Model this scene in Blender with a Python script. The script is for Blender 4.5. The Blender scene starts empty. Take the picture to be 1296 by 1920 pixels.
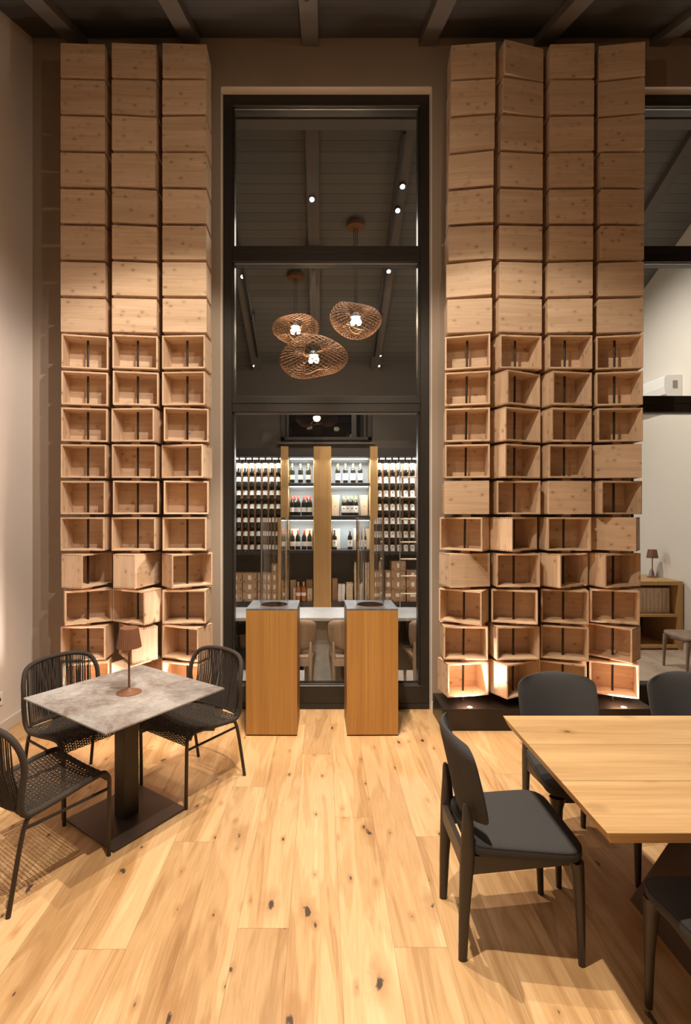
import bpy, bmesh, math, random
from mathutils import Vector, Matrix
random.seed(7)
C = bpy.context.scene.collection
PI = math.pi
R = math.radians
# ------------------------------------------------------------------ camera
cam = bpy.data.cameras.new('camera'); co = bpy.data.objects.new('camera', cam); C.objects.link(co)
co.location = (0, 0, 1.75); co.rotation_euler = (R(90), 0, 0)
cam.lens = 955 / 1920 * 36; cam.sensor_width = 36; cam.shift_x = 44 / 1920; cam.clip_start = .05
bpy.context.scene.camera = co
vs = bpy.context.scene.view_settings
vs.view_transform = 'Standard'; vs.look = 'None'; vs.gamma = 1; vs.use_curve_mapping = False; vs.exposure = 0.0
cy = bpy.context.scene.cycles
cy.max_bounces = 10; cy.transparent_max_bounces = 16; cy.transmission_bounces = 10; cy.caustics_refractive = False
cy.caustics_reflective = False
# ------------------------------------------------------------------ world and lights
w = bpy.data.worlds.new('world'); bpy.context.scene.world = w; w.use_nodes = True
w.node_tree.nodes['Background'].inputs[0].default_value = (.02, .022, .03, 1)
w.node_tree.nodes['Background'].inputs[1].default_value = .3
WARM = (1, .80, .58); NEUT = (1, .88, .74)
def spot(name, loc, target, watt, angle, blend=.25, col=WARM, size=.03):
    l = bpy.data.lights.new(name, 'SPOT'); l.energy = watt; l.spot_size = R(angle); l.spot_blend = blend
    l.color = col; l.shadow_soft_size = size
    o = bpy.data.objects.new(name, l); C.objects.link(o); o.location = loc
    o.rotation_euler = (Vector(target) - Vector(loc)).to_track_quat('-Z', 'Y').to_euler()
    return o
def point(name, loc, watt, col=WARM, size=.05):
    l = bpy.data.lights.new(name, 'POINT'); l.energy = watt; l.color = col; l.shadow_soft_size = size
    o = bpy.data.objects.new(name, l); C.objects.link(o); o.location = loc; return o
def area(name, loc, rot, sx, sy, watt, col=NEUT):
    l = bpy.data.lights.new(name, 'AREA'); l.shape = 'RECTANGLE'; l.size = sx; l.size_y = sy; l.energy = watt; l.color = col
    o = bpy.data.objects.new(name, l); C.objects.link(o); o.location = loc; o.rotation_euler = rot; return o
# spotlights of the track under the middle beam (all above the frame)
FW = (1, .84, .65)
spot('track_or_fill_spot', (-.10, 2.55, 4.84), (-.35, 2.35, 0), 490, 78, .35, FW, .014)
spot('track_or_fill_spot', (-.10, 1.35, 4.32), (.25, 1.0, 0), 560, 88, .4, FW)
spot('track_or_fill_spot', (-.10, 3.35, 5.15), (.5, 2.9, 0), 330, 66, .35, FW, .014)
spot('track_or_fill_spot', (-.10, 2.9, 4.95), (.0, 4.9, .2), 230, 34, .5, FW, .014)
spot('track_or_fill_spot', (-.10, .7, 4.05), (.0, 4.8, .4), 200, 20, .6, FW, .014)
# spots towards the crate walls
spot('track_or_fill_spot', (-.10, 2.2, 4.7), (-1.5, 4.2, 1.9), 290, 60, .5, FW)
spot('track_or_fill_spot', (-.10, 2.0, 4.6), (1.9, 4.2, 1.7), 300, 62, .5, FW)
spot('track_or_fill_spot', (.92, 1.0, 4.1), (-.1, 4.4, 3.6), 55, 80, .9, WARM, .012)  # fill spot added to lift the upper window wall, no fixture here
spot('track_or_fill_spot', (-1.1, 1.0, 4.1), (1.7, 4.4, 3.7), 60, 76, .9, WARM, .012)  # added fill for the upper right crates, not on the middle track
spot('track_or_fill_spot', (.92, 1.2, 4.2), (-1.6, 4.4, 3.7), 50, 70, .9, WARM, .012)  # likewise an added fill without fixture, towards the upper left crates
spot('track_or_fill_spot', (-.10, 1.7, 4.4), (-2.53, 3.7, 1.5), 260, 70, .8, (1, .86, .76), .012)
# area fill added behind the camera for ambient light, no such lamp
area('room_fill', (.8, -.6, 3.3), (R(-25), 0, 0), 2.5, 1.2, 45, (1, .85, .68))
UP = [(-1.9445, 4.10), (-1.1188, 4.10), (1.19, 4.10), (2.43, 4.10)]
for x, y in UP:
    spot('uplight', (x, y, .186), (x, y + .22, 3), 52, 130, .6, (1, .80, .68), .015)
    spot('uplight', (x, y, .186), (x, y + .06, 3), 75, 46, .7, (1, .80, .68), .015)
# back room
area('back_room_light', (.3, 6.3, 4.9), (R(0), 0, 0), 2.6, 1.6, 60, (1, .88, .74))
point('back_fill', (3.1, 5.9, 3.4), 16, (1, .92, .80), .012)
spot('back_track_light', (-.10, 6.0, 5.2), (0, 8.5, 1.6), 230, 60, .6, (1, .9, .76), .02)
spot('back_spot', (2.2, 5.6, 5.2), (4.6, 6.8, 1.3), 360, 100, .8, (1, .94, .85))
for x0, x1 in ((-2.0, -.68), (-.55, -.14), (.16, .79), (.92, 2.0)):
    area('led_light', ((x0 + x1) / 2, 8.36, 2.62), (R(-8), 0, 0), x1 - x0 - .06, .03, 26 * (x1 - x0), (.95, .98, 1))
for x0, x1 in ((-.55, -.14), (.16, .79)):
    for z in (2.17, 1.61):
        area('led_light', ((x0 + x1) / 2, 8.42, z), (R(-8), 0, 0), x1 - x0 - .05, .02, 12 * (x1 - x0), (.93, .98, 1))

# ------------------------------------------------------------------ materials
def newmat(name):
    m = bpy.data.materials.new(name); m.use_nodes = True
    nt = m.node_tree; b = nt.nodes['Principled BSDF']; return m, nt, b
def flat(name, col, rough=.5, metal=0., bump=0., bscale=200., emit=None, estr=0., spec=None, var=0., vscale=3.):
    m, nt, b = newmat(name)
    b.inputs['Base Color'].default_value = (*col, 1); b.inputs['Roughness'].default_value = rough; b.inputs['Metallic'].default_value = metal
    if spec is not None: b.inputs['Specular IOR Level'].default_value = spec
    if emit: b.inputs['Emission Color'].default_value = (*emit, 1); b.inputs['Emission Strength'].default_value = estr
    tc = nt.nodes.new('ShaderNodeTexCoord')
    if bump:
        n = nt.nodes.new('ShaderNodeTexNoise'); n.inputs['Scale'].default_value = bscale
        nt.links.new(tc.outputs['Object'], n.inputs['Vector'])
        bp = nt.nodes.new('ShaderNodeBump'); bp.inputs['Strength'].default_value = bump; bp.inputs['Distance'].default_value = .002
        nt.links.new(n.outputs[0], bp.inputs['Height']); nt.links.new(bp.outputs[0], b.inputs['Normal'])
    if var:
        n = nt.nodes.new('ShaderNodeTexNoise'); n.inputs['Scale'].default_value = vscale; n.inputs['Detail'].default_value = 6
        nt.links.new(tc.outputs['Object'], n.inputs['Vector'])
        r = nt.nodes.new('ShaderNodeValToRGB'); r.color_ramp.elements[0].position = .3; r.color_ramp.elements[1].position = .7
        r.color_ramp.elements[0].color = tuple(c * (1 - var) for c in col) + (1,); r.color_ramp.elements[1].color = tuple(min(1, c * (1 + var)) for c in col) + (1,)
        nt.links.new(n.outputs[0], r.inputs[0]); nt.links.new(r.outputs[0], b.inputs['Base Color'])
    return m
class NT:
    def __init__(s, nt): s.nt = nt
    def n(s, t, **k):
        nd = s.nt.nodes.new(t)
        for a, v in k.items(): setattr(nd, a, v)
        return nd
    def l(s, a, b): s.nt.links.new(a, b)
    def put(s, v, sock):
        if isinstance(v, (int, float)): sock.default_value = v
        else: s.l(v, sock)
    def m(s, op, a, b=0., c=None):
        nd = s.n('ShaderNodeMath', operation=op); s.put(a, nd.inputs[0]); s.put(b, nd.inputs[1])
        if c is not None: s.put(c, nd.inputs[2])
        return nd.outputs[0]
    def xyz(s, x, y, z):
        nd = s.n('ShaderNodeCombineXYZ')
        for i, v in enumerate((x, y, z)): s.put(v, nd.inputs[i])
        return nd.outputs[0]
    def noise(s, vec, scale, detail=3, rough=.5, dist=0.):
        nd = s.n('ShaderNodeTexNoise'); s.l(vec, nd.inputs['Vector']); nd.inputs['Scale'].default_value = scale
        nd.inputs['Detail'].default_value = detail; nd.inputs['Roughness'].default_value = rough; nd.inputs['Distortion'].default_value = dist
        return nd.outputs[0]
    def ramp(s, v, stops):
        nd = s.n('ShaderNodeValToRGB'); e = nd.color_ramp.elements
        while len(e) < len(stops): e.new(.5)
        for i, (p, c) in enumerate(stops): e[i].position = p; e[i].color = (*c, 1) if len(c) == 3 else c
        s.put(v, nd.inputs[0]); return nd.outputs[0]
    def step(s, v, a, b):
        nd = s.n('ShaderNodeMapRange'); nd.interpolation_type = 'SMOOTHSTEP'
        s.put(v, nd.inputs[0]); nd.inputs[1].default_value = a; nd.inputs[2].default_value = b; return nd.outputs[0]
    def mix(s, f, a, b, mode='MIX'):
        nd = s.n('ShaderNodeMix', data_type='RGBA', blend_type=mode)
        s.put(f, nd.inputs[0])
        for v, i in ((a, 6), (b, 7)):
            if isinstance(v, tuple): nd.inputs[i].default_value = (*v, 1)
            else: s.l(v, nd.inputs[i])
        return nd.outputs[2]
def wood(name, dark, light, axis=0, grain=14., along=1.2, rough=.55, knots=0., kcol=(.12, .05, .02), kscale=7., rand=True, fine=.35, kthr=.10):
    """grain runs along the object's own axis"""
    m, nt, b = newmat(name); N = NT(nt)
    tc = N.n('ShaderNodeTexCoord'); sp = N.n('ShaderNodeSeparateXYZ'); N.l(tc.outputs['Object'], sp.inputs[0])
    oi = N.n('ShaderNodeObjectInfo'); rnd = N.m('MULTIPLY', oi.outputs['Random'], 40. if rand else 0.)
    sc = [grain] * 3; sc[axis] = along
    v = N.xyz(*[N.m('ADD', N.m('MULTIPLY', sp.outputs[i], sc[i]), rnd) for i in range(3)])
    g1 = N.noise(v, 1., 5, .6, .6)
    sc2 = [grain * 9] * 3; sc2[axis] = along * 4
    v2 = N.xyz(*[N.m('ADD', N.m('MULTIPLY', sp.outputs[i], sc2[i]), rnd) for i in range(3)])
    g2 = N.noise(v2, 1., 3, .6, .2)
    f = N.m('ADD', N.m('MULTIPLY', g1, 1 - fine), N.m('MULTIPLY', g2, fine))
    col = N.ramp(f, [(.33, dark), (.66, light)])
    tone = N.m('MULTIPLY_ADD', oi.outputs['Random'], .16 if rand else 0., .92 if rand else 1.)
    hs = N.n('ShaderNodeHueSaturation'); N.l(tone, hs.inputs['Value']); N.l(col, hs.inputs['Color']); col = hs.outputs[0]
    if knots:
        ks = [kscale] * 3; ks[axis] = kscale * .75
        kv = N.xyz(*[N.m('ADD', N.m('MULTIPLY', sp.outputs[i], ks[i]), rnd) for i in range(3)])
        nz = N.noise(kv, 2.2, 2); kd = N.n('ShaderNodeTexVoronoi'); N.l(kv, kd.inputs['Vector']); kd.inputs['Scale'].default_value = 1
        d = N.m('ADD', kd.outputs['Distance'], N.m('MULTIPLY', N.m('SUBTRACT', nz, .5), .12))
        core = N.m('SUBTRACT', 1., N.step(d, kthr * .5, kthr)); halo = N.m('SUBTRACT', 1., N.step(d, kthr, kthr * 2.6))
        col = N.mix(N.m('MULTIPLY', halo, .35 * knots), col, tuple(c * .55 for c in dark))
        col = N.mix(N.m('MULTIPLY', core, .8 * knots), col, kcol)
    N.l(col, b.inputs['Base Color']); b.inputs['Roughness'].default_value = rough
    bp = N.n('ShaderNodeBump'); bp.inputs['Strength'].default_value = .12; bp.inputs['Distance'].default_value = .002
    N.l(g2, bp.inputs['Height']); N.l(bp.outputs[0], b.inputs['Normal'])
    return m
def floor_mat(name='oak_floor', A=(.35, .185, .072), B=(.57, .355, .17), D=(.75, .525, .30), con=1.):
    m, nt, b = newmat(name); N = NT(nt)
    tc = N.n('ShaderNodeTexCoord'); sp = N.n('ShaderNodeSeparateXYZ'); N.l(tc.outputs['Object'], sp.inputs[0])
    x, y = sp.outputs[0], sp.outputs[1]; PW = .215
    u = N.m('DIVIDE', N.m('ADD', x, 10.03), PW); idx = N.m('FLOOR', u); fu = N.m('FRACT', u)
    wn = N.n('ShaderNodeTexWhiteNoise', noise_dimensions='1D'); N.l(idx, wn.inputs['W'])
    vv = N.m('DIVIDE', N.m('ADD', N.m('ADD', y, 10.), N.m('MULTIPLY', wn.outputs[0], 4.1)), 2.05)
    seg = N.m('FLOOR', vv); fv = N.m('FRACT', vv)
    w2 = N.n('ShaderNodeTexWhiteNoise', noise_dimensions='2D'); N.l(N.xyz(idx, seg, 0.), w2.inputs['Vector'])
    rnd = N.m('MULTIPLY', w2.outputs[0], 37.)
    # wide cathedral figure and fine pores along Y
    v1 = N.xyz(N.m('ADD', N.m('MULTIPLY', x, 7.), rnd), N.m('ADD', N.m('MULTIPLY', y, .8), rnd), rnd)
    warp = N.noise(v1, 1., 3, .55, .8)
    rings = N.m('SINE', N.m('MULTIPLY', warp, 46.))
    v2 = N.xyz(N.m('MULTIPLY', x, 150.), N.m('MULTIPLY', y, 5.), rnd)
    pores = N.noise(v2, 1., 3, .7)
    f = N.m('ADD', N.m('ADD', N.m('MULTIPLY', warp, .72), N.m('MULTIPLY', rings, .035)), N.m('MULTIPLY', pores, .28))
    col = N.ramp(f, [(.27, A), (.48, B), (.70, D)])
    hs = N.n('ShaderNodeHueSaturation'); N.l(N.m('MULTIPLY_ADD', w2.outputs[0], .16 * con, 1 - .08 * con), hs.inputs['Value']); N.l(col, hs.inputs['Color']); col = hs.outputs[0]
    # knots and cracks, two sizes
    for sc, thr, st in ((2.3, .062, .92), (5.6, .055, .85)):
        kv = N.xyz(N.m('ADD', N.m('MULTIPLY', x, sc * 1.3), rnd), N.m('ADD', N.m('MULTIPLY', y, sc * .62), rnd), 0.)
        kd = N.n('ShaderNodeTexVoronoi', voronoi_dimensions='2D'); N.l(kv, kd.inputs['Vector']); kd.inputs['Scale'].default_value = 1
        nz = N.noise(N.xyz(N.m('MULTIPLY', x, 26.), N.m('MULTIPLY', y, 14.), 0.), 1., 3, .6)
        d = N.m('ADD', kd.outputs['Distance'], N.m('MULTIPLY', N.m('SUBTRACT', nz, .5), .20))
        scn = N.n('ShaderNodeSeparateColor'); N.l(kd.outputs['Color'], scn.inputs[0]); has = N.m('GREATER_THAN', scn.outputs[0], .52)
        core = N.m('MULTIPLY', N.m('SUBTRACT', 1., N.step(d, thr * .25, thr * .7)), has)
        halo = N.m('MULTIPLY', N.m('SUBTRACT', 1., N.step(d, thr * .6, thr * 3.4)), has)
        col = N.mix(N.m('MULTIPLY', halo, .42), col, (.33, .15, .045))
        col = N.mix(N.m('MULTIPLY', core, st), col, (.035, .022, .018))
    # dark streaks
    sv = N.xyz(N.m('ADD', N.m('MULTIPLY', x, 9.), rnd), N.m('ADD', N.m('MULTIPLY', y, 1.3), rnd), 3.)
    st = N.noise(sv, 1., 5, .65, 1.2)
    col = N.mix(N.m('MULTIPLY', N.step(st, .58, .78), .52), col, (.33, .16, .06))
    ex = N.m('MINIMUM', fu, N.m('SUBTRACT', 1., fu)); ey = N.m('MINIMUM', fv, N.m('SUBTRACT', 1., fv))
    seam = N.m('MAXIMUM', N.m('LESS_THAN', ex, .006), N.m('LESS_THAN', ey, .0007))
    col = N.mix(N.m('MULTIPLY', seam, .45), col, (.16, .08, .03))
    N.l(col, b.inputs['Base Color'])
    N.l(N.m('MULTIPLY_ADD', pores, .2, .36), b.inputs['Roughness'])
    bp = N.n('ShaderNodeBump'); bp.inputs['Strength'].default_value = .15; bp.inputs['Distance'].default_value = .002
    N.l(pores, bp.inputs['Height']); N.l(bp.outputs[0], b.inputs['Normal'])
    return m
def board_mat(name, col, pitch=.107, rough=.7):
    m, nt, b = newmat(name); N = NT(nt)
    tc = N.n('ShaderNodeTexCoord'); sp = N.n('ShaderNodeSeparateXYZ'); N.l(tc.outputs['Object'], sp.inputs[0])
    u = N.m('DIVIDE', N.m('ADD', sp.outputs[1], 20.), pitch); fr = N.m('FRACT', u)
    wn = N.n('ShaderNodeTexWhiteNoise', noise_dimensions='1D'); N.l(N.m('FLOOR', u), wn.inputs['W'])
    hs = N.n('ShaderNodeHueSaturation'); hs.inputs['Color'].default_value = (*col, 1); N.l(N.m('MULTIPLY_ADD', wn.outputs[0], .25, .87), hs.inputs['Value'])
    c = N.mix(N.m('LESS_THAN', N.m('MINIMUM', fr, N.m('SUBTRACT', 1., fr)), .022), hs.outputs[0], tuple(v * .25 for v in col))
    N.l(c, b.inputs['Base Color']); b.inputs['Roughness'].default_value = rough
    return m
def stone_mat(name, a, c, d, scale=4., rough=.45, veins=0.):
    m, nt, b = newmat(name); N = NT(nt)
    tc = N.n('ShaderNodeTexCoord'); v = tc.outputs['Object']
    n1 = N.noise(v, scale, 8, .68, .4); n2 = N.noise(v, scale * 9, 5, .7)
    f = N.m('ADD', N.m('MULTIPLY', n1, .75), N.m('MULTIPLY', n2, .25))
    col = N.ramp(f, [(.37, a), (.49, c), (.60, d)])
    N.l(col, b.inputs['Base Color']); b.inputs['Roughness'].default_value = rough; return m
def glass_thin(name, tint=(1, 1, 1)):
    m, nt, b = newmat(name); N = NT(nt); nt.nodes.remove(b)
    tr = N.n('ShaderNodeBsdfTransparent'); tr.inputs[0].default_value = (*tint, 1)
    gl = N.n('ShaderNodeBsdfGlossy'); gl.inputs['Roughness'].default_value = 0.
    fr = N.n('ShaderNodeFresnel'); fr.inputs['IOR'].default_value = 1.62
    gm = N.n('ShaderNodeNewGeometry')
    mx = N.n('ShaderNodeMixShader'); N.l(N.m('MULTIPLY', fr.outputs[0], N.m('SUBTRACT', 1., gm.outputs['Backfacing'])), mx.inputs[0]); N.l(tr.outputs[0], mx.inputs[1]); N.l(gl.outputs[0], mx.inputs[2])
    N.l(mx.outputs[0], nt.nodes['Material Output'].inputs[0]); return m
def glass_real(name):
    m, nt, b = newmat(name)
    b.inputs['Base Color'].default_value = (.97, .98, .97, 1); b.inputs['Roughness'].default_value = 0.
    b.inputs['Transmission Weight'].default_value = 1.; b.inputs['IOR'].default_value = 1.45; return m
M = {}
M['floor'] = floor_mat()
M['floor2'] = floor_mat('pale_floor', (.38, .27, .195), (.52, .40, .30), (.63, .52, .42), .8)
M['ceil'] = board_mat('dark_ceiling_boards', (.060, .055, .050))
M['ceil2'] = board_mat('grey_ceiling_boards', (.115, .108, .094))
M['beam'] = flat('grey_brown_beam', (.115, .098, .082), .7, bump=.1, bscale=40)
M['wall'] = flat('taupe_plaster', (.33, .265, .21), .9, bump=.15, bscale=120, var=.03)
M['wall_left'] = flat('pale_plaster', (.70, .64, .60), .9, bump=.15, bscale=120, var=.02)
M['reveal'] = flat('pale_reveal', (.80, .72, .65), .85)
M['wall_back'] = flat('brown_wall', (.078, .064, .052), .85)
M['wall_white'] = flat('white_wall', (.74, .70, .62), .9)
M['skirt'] = flat('skirting', (.62, .57, .52), .6)
M['frame'] = flat('bronze_frame', (.032, .028, .024), .38, .35)
M['glass'] = glass_thin('pane_glass')
M['cyl'] = glass_real('clear_cylinder')
PB = dict(rough=.6, knots=.75, kcol=(.20, .075, .025), kscale=14.5, kthr=.14)
M['pine'] = wood('pine_face', (.54, .365, .225), (.78, .585, .425), 0, 13., .9, **PB)
M['pine_side'] = wood('pine_side', (.54, .365, .225), (.78, .585, .425), 2, 13., .9, **PB)
M['endgrain'] = flat('pine_end_grain', (.33, .18, .09), .8)
M['pale_pine'] = wood('pale_pine', (.62, .46, .30), (.78, .63, .46), 2, 12., 1., .6, .3)
M['steel'] = flat('dark_steel_rod', (.055, .045, .038), .35, .8)
M['plinth'] = flat('dark_bronze_plinth', (.030, .024, .021), .32, .5, var=.2)
M['veneer'] = wood('honey_veneer', (.29, .135, .032), (.44, .23, .064), 2, 22., .35, .45, 0, rand=True, fine=.5)
M['post'] = wood('oak_post', (.40, .22, .075), (.56, .34, .13), 2, 22., .35, .5, 0, fine=.5)
M['slate'] = stone_mat('slate_top', (.06, .065, .075), (.09, .095, .11), (.13, .135, .15), 14., .5)
M['copper'] = flat('copper_lining', (.60, .33, .19), .38, .7)
M['concrete'] = stone_mat('cement_ceramic', (.135, .105, .095), (.25, .235, .232), (.36, .35, .35), 3.8, .42)
M['greystone'] = stone_mat('pale_grey_stone', (.20, .20, .195), (.26, .262, .25), (.33, .33, .32), 2.5, .4)
M['mocha'] = flat('mocha_metal', (.065, .045, .036), .45, .4)
M['dmetal'] = flat('dark_brown_metal', (.040, .031, .026), .42, .45)
M['rope'] = flat('dark_brown_rope', (.034, .026, .021), .8, bump=.8, bscale=420)
M['lampbrown'] = flat('terracotta_metal', (.150, .060, .030), .55, 0.)
M['fabric'] = flat('charcoal_fabric', (.038, .037, .040), .92, bump=.5, bscale=900, var=.22, vscale=350.)
M['piping'] = flat('black_seam', (.014, .014, .014), .9)
M['dwood'] = flat('dark_stained_wood', (.034, .025, .020), .42, bump=.1, bscale=60)
M['oakc'] = wood('oak_chair_wood', (.21, .14, .095), (.33, .24, .17), 2, 14., 1.5, .5, .5)
M['table'] = wood('oak_table_top', (.32, .185, .078), (.53, .355, .18), 0, 9., .6, .42, .9, kcol=(.04, .025, .015), kscale=4.2, kthr=.07)
M['black'] = flat('black_shelf', (.022, .022, .022), .45)
M['dark'] = flat('dark_back_panel', (.035, .033, .03), .7)
M['niche'] = flat('grey_blue_panel', (.36, .40, .40), .7)
M['rack'] = wood('rack_walnut', (.22, .10, .04), (.38, .19, .08), 2, 14., .8, .5)
M['bottle'] = flat('dark_bottle_glass', (.008, .010, .007), .08)
M['rose'] = flat('amber_wine_glass', (.42, .12, .02), .1)
M['label'] = flat('white_label', (.78, .75, .70), .7)
M['cream'] = flat('cream_label', (.78, .66, .46), .7)
M['emblem'] = flat('brown_emblem', (.22, .12, .06), .7)
M['red'] = flat('red_capsule', (.55, .05, .02), .45)
M['gold'] = flat('ochre_capsule', (.62, .36, .10), .45)
M['purple'] = flat('dark_capsule', (.06, .03, .035), .45)
M['card'] = flat('cardboard', (.40, .24, .13), .85, var=.08, vscale=6)
M['ink'] = flat('dark_print', (.012, .010, .009), .9, spec=.1)
M['white'] = flat('white_plastic', (.80, .79, .76), .5)
M['led'] = flat('led_strip', (1, 1, 1), .5, emit=(.95, .98, 1), estr=9.)
M['disc'] = flat('uplight_lens', (1, 1, 1), .5, emit=(1, .9, .85), estr=12.)
M['bulb'] = flat('glowing_bulb', (1, .8, .5), .5, emit=(1, .80, .52), estr=60.)
M['spotlens'] = flat('spot_lens', (1, 1, 1), .5, emit=(.95, .97, 1), estr=40.)
M['pblack'] = flat('black_fixture', (.012, .012, .012), .4)
M['lattice'] = flat('coppery_lattice', (.20, .09, .035), .5, .3)
M['nightglass'] = flat('dark_night_glass', (.004, .004, .005), .02, spec=.8)
M['grey'] = flat('grey_ceramic', (.30, .26, .22), .7)
M['steelbright'] = flat('brushed_steel', (.45, .42, .38), .35, .9)
M['shade_in'] = flat('lamp_diffuser', (.9, .8, .6), .6, emit=(1, .72, .38), estr=3.)

# ------------------------------------------------------------------ mesh helpers
class MB:
    def __init__(s): s.bm = bmesh.new(); s.mats = []
    def mi(s, m):
        if m not in s.mats: s.mats.append(m)
        return s.mats.index(m)
    def face(s, vs_, mi=0, smooth=False):
        try: f = s.bm.faces.new(vs_)
        except ValueError: return None
        f.material_index = mi; f.smooth = smooth; return f
    def box(s, x0, x1, y0, y1, z0, z1, m=None, bev=0., mat=None, seg=1):
        mi = s.mi(mat) if mat is not None else 0
        ps = [(x, y, z) for z in (z0, z1) for y in (y0, y1) for x in (x0, x1)]
        if m is not None: ps = [m @ Vector(p) for p in ps]
        v = [s.bm.verts.new(p) for p in ps]
        fs = [s.face([v[i] for i in q], mi) for q in ((0, 2, 3, 1), (4, 5, 7, 6), (0, 1, 5, 4), (2, 6, 7, 3), (0, 4, 6, 2), (1, 3, 7, 5))]
        if bev:
            es = list({e for f in fs for e in f.edges})
            bmesh.ops.bevel(s.bm, geom=es, offset=bev, segments=seg, affect='EDGES', material=-1)
        return s
    def hexa(s, ps, mat=None, smooth=False):      # 8 points: bottom ring 4, top ring 4
        mi = s.mi(mat) if mat is not None else 0
        v = [s.bm.verts.new(p) for p in ps]
        s.face([v[3], v[2], v[1], v[0]], mi); s.face(v[4:8], mi)
        for i in range(4): s.face([v[i], v[(i + 1) % 4], v[4 + (i + 1) % 4], v[4 + i]], mi, smooth)
        return s
    def tube(s, pts, r, n=10, mat=None, caps=True, closed=False, sx=1., sy=1.):
        mi = s.mi(mat) if mat is not None else 0
        P = [Vector(p) for p in pts]; k = len(P)
        rr = r if isinstance(r, (list, tuple)) else [r] * k
        rings = []; up = None
        for i in range(k):
            if closed: t = (P[(i + 1) % k] - P[i - 1])
            else: t = P[min(i + 1, k - 1)] - P[max(i - 1, 0)]
            t.normalize()
            if up is None:
                up = Vector((0, 0, 1)) if abs(t.z) < .9 else Vector((0, 1, 0))
            a = t.cross(up)
            if a.length < 1e-5: a = t.cross(Vector((1, 0, 0)))
            a.normalize(); b = a.cross(t).normalized(); up = b
            rings.append([s.bm.verts.new(P[i] + (a * math.cos(2 * PI * j / n) * sx + b * math.sin(2 * PI * j / n) * sy) * rr[i]) for j in range(n)])
        for i in range(k if closed else k - 1):
            A, B = rings[i], rings[(i + 1) % k]
            for j in range(n): s.face([A[j], A[(j + 1) % n], B[(j + 1) % n], B[j]], mi, True)
        if caps and not closed:
            s.face(rings[0][::-1], mi); s.face(rings[-1], mi)
        return s
    def lathe(s, prof, n=32, c=(0, 0, 0), mat=None, smooth=True, caps=True, flute=0, famp=0.):
        mi = s.mi(mat) if mat is not None else 0
        rings = []
        for r, z in prof:
            rg = []
            for j in range(n):
                a = 2 * PI * j / n; q = r * (1 + (famp if (j % 2) else 0)) if flute else r
                rg.append(s.bm.verts.new((c[0] + q * math.cos(a), c[1] + q * math.sin(a), c[2] + z)))
            rings.append(rg)
        for A, B in zip(rings, rings[1:]):
            for j in range(n): s.face([A[j], A[(j + 1) % n], B[(j + 1) % n], B[j]], mi, smooth)
        if caps: s.face(rings[0][::-1], mi); s.face(rings[-1], mi)
        return s
    def build(s, name, mat, parent=None, loc=(0, 0, 0), rotz=0., kind=None, sharp=65):
        me = bpy.data.meshes.new(name); bmesh.ops.recalc_face_normals(s.bm, faces=s.bm.faces[:])
        for e in s.bm.edges:
            if len(e.link_faces) == 2 and e.link_faces[0].normal.angle(e.link_faces[1].normal, 0) > R(sharp): e.smooth = False
        s.bm.to_mesh(me); s.bm.free()
        if s.mats:
            for m in s.mats: me.materials.append(m)
        else: me.materials.append(mat)
        o = bpy.data.objects.new(name, me); C.objects.link(o)
        if parent: o.parent = parent
        o.location = loc; o.rotation_euler = (0, 0, rotz)
        if kind: o['kind'] = kind
        return o
def thing(name, label, cat, loc=(0, 0, 0), rotz=0., group=None):
    o = bpy.data.objects.new(name, None); C.objects.link(o); o.location = loc; o.rotation_euler = (0, 0, rotz)
    o.empty_display_size = .1
    o['label'] = label; o['category'] = cat
    if group: o['group'] = group
    return o
def tag(o, label, cat, group=None):
    o['label'] = label; o['category'] = cat
    if group: o['group'] = group
    return o
def dup(root, loc, rotz=0., label=None, group=None, rot=None):
    r = root.copy(); C.objects.link(r); r.location = loc; r.rotation_euler = rot or (0, 0, rotz)
    if label: r['label'] = label
    if group: r['group'] = group
    for ch in list(root.children):
        c = ch.copy(); C.objects.link(c); c.parent = r
        for g in ch.children:
            d = g.copy(); C.objects.link(d); d.parent = c
    return r
def bez(pts, n=8):
    """Catmull-Rom through points"""
    P = [Vector(p) for p in pts]; P = [P[0] * 2 - P[1]] + P + [P[-1] * 2 - P[-2]]; out = []
    for i in range(1, len(P) - 2):
        for k in range(n):
            t = k / n
            out.append(.5 * ((2 * P[i]) + (P[i + 1] - P[i - 1]) * t + (2 * P[i - 1] - 5 * P[i] + 4 * P[i + 1] - P[i + 2]) * t * t + (3 * P[i] - P[i - 1] - 3 * P[i + 1] + P[i + 2]) * t ** 3))
    out.append(P[-2]); return out

# ------------------------------------------------------------------ setting
XL, XR, YW, YB, XS = -2.53, 5.0, 4.45, 8.75, 4.6
TH = .23
FX0, FX1, FT = -.885, .96, 5.468
GX0, GX1 = 2.69, 4.55
def struct(mb, name, m, **k): return mb.build(name, m, kind='structure', **k)
struct(MB().box(XL - .3, XR + .2, -1.6, YW + TH, -.1, 0), 'floor', M['floor'])
struct(MB().box(-4.2, XR + .2, YW + TH, YB + .2, -.1, 0), 'floor', M['floor2'])
def hc(y): return 5.90 - .445 * (YW - y) 
b = MB(); b.hexa([(XL - .3, -1.6, hc(-1.6)), (XR + .2, -1.6, hc(-1.6)), (XR + .2, YW + .02, hc(YW)), (XL - .3, YW + .02, hc(YW))] + [(XL - .3, -1.6, hc(-1.6) + .15), (XR + .2, -1.6, hc(-1.6) + .15), (XR + .2, YW + .02, hc(YW) + .15), (XL - .3, YW + .02, hc(YW) + .15)])
struct(b, 'ceiling', M['ceil'])
b = MB(); ya, yb = YW + TH - .01, YB + .2; ha, hb = 8.17 - .445 * ya, 8.17 - .445 * yb
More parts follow.
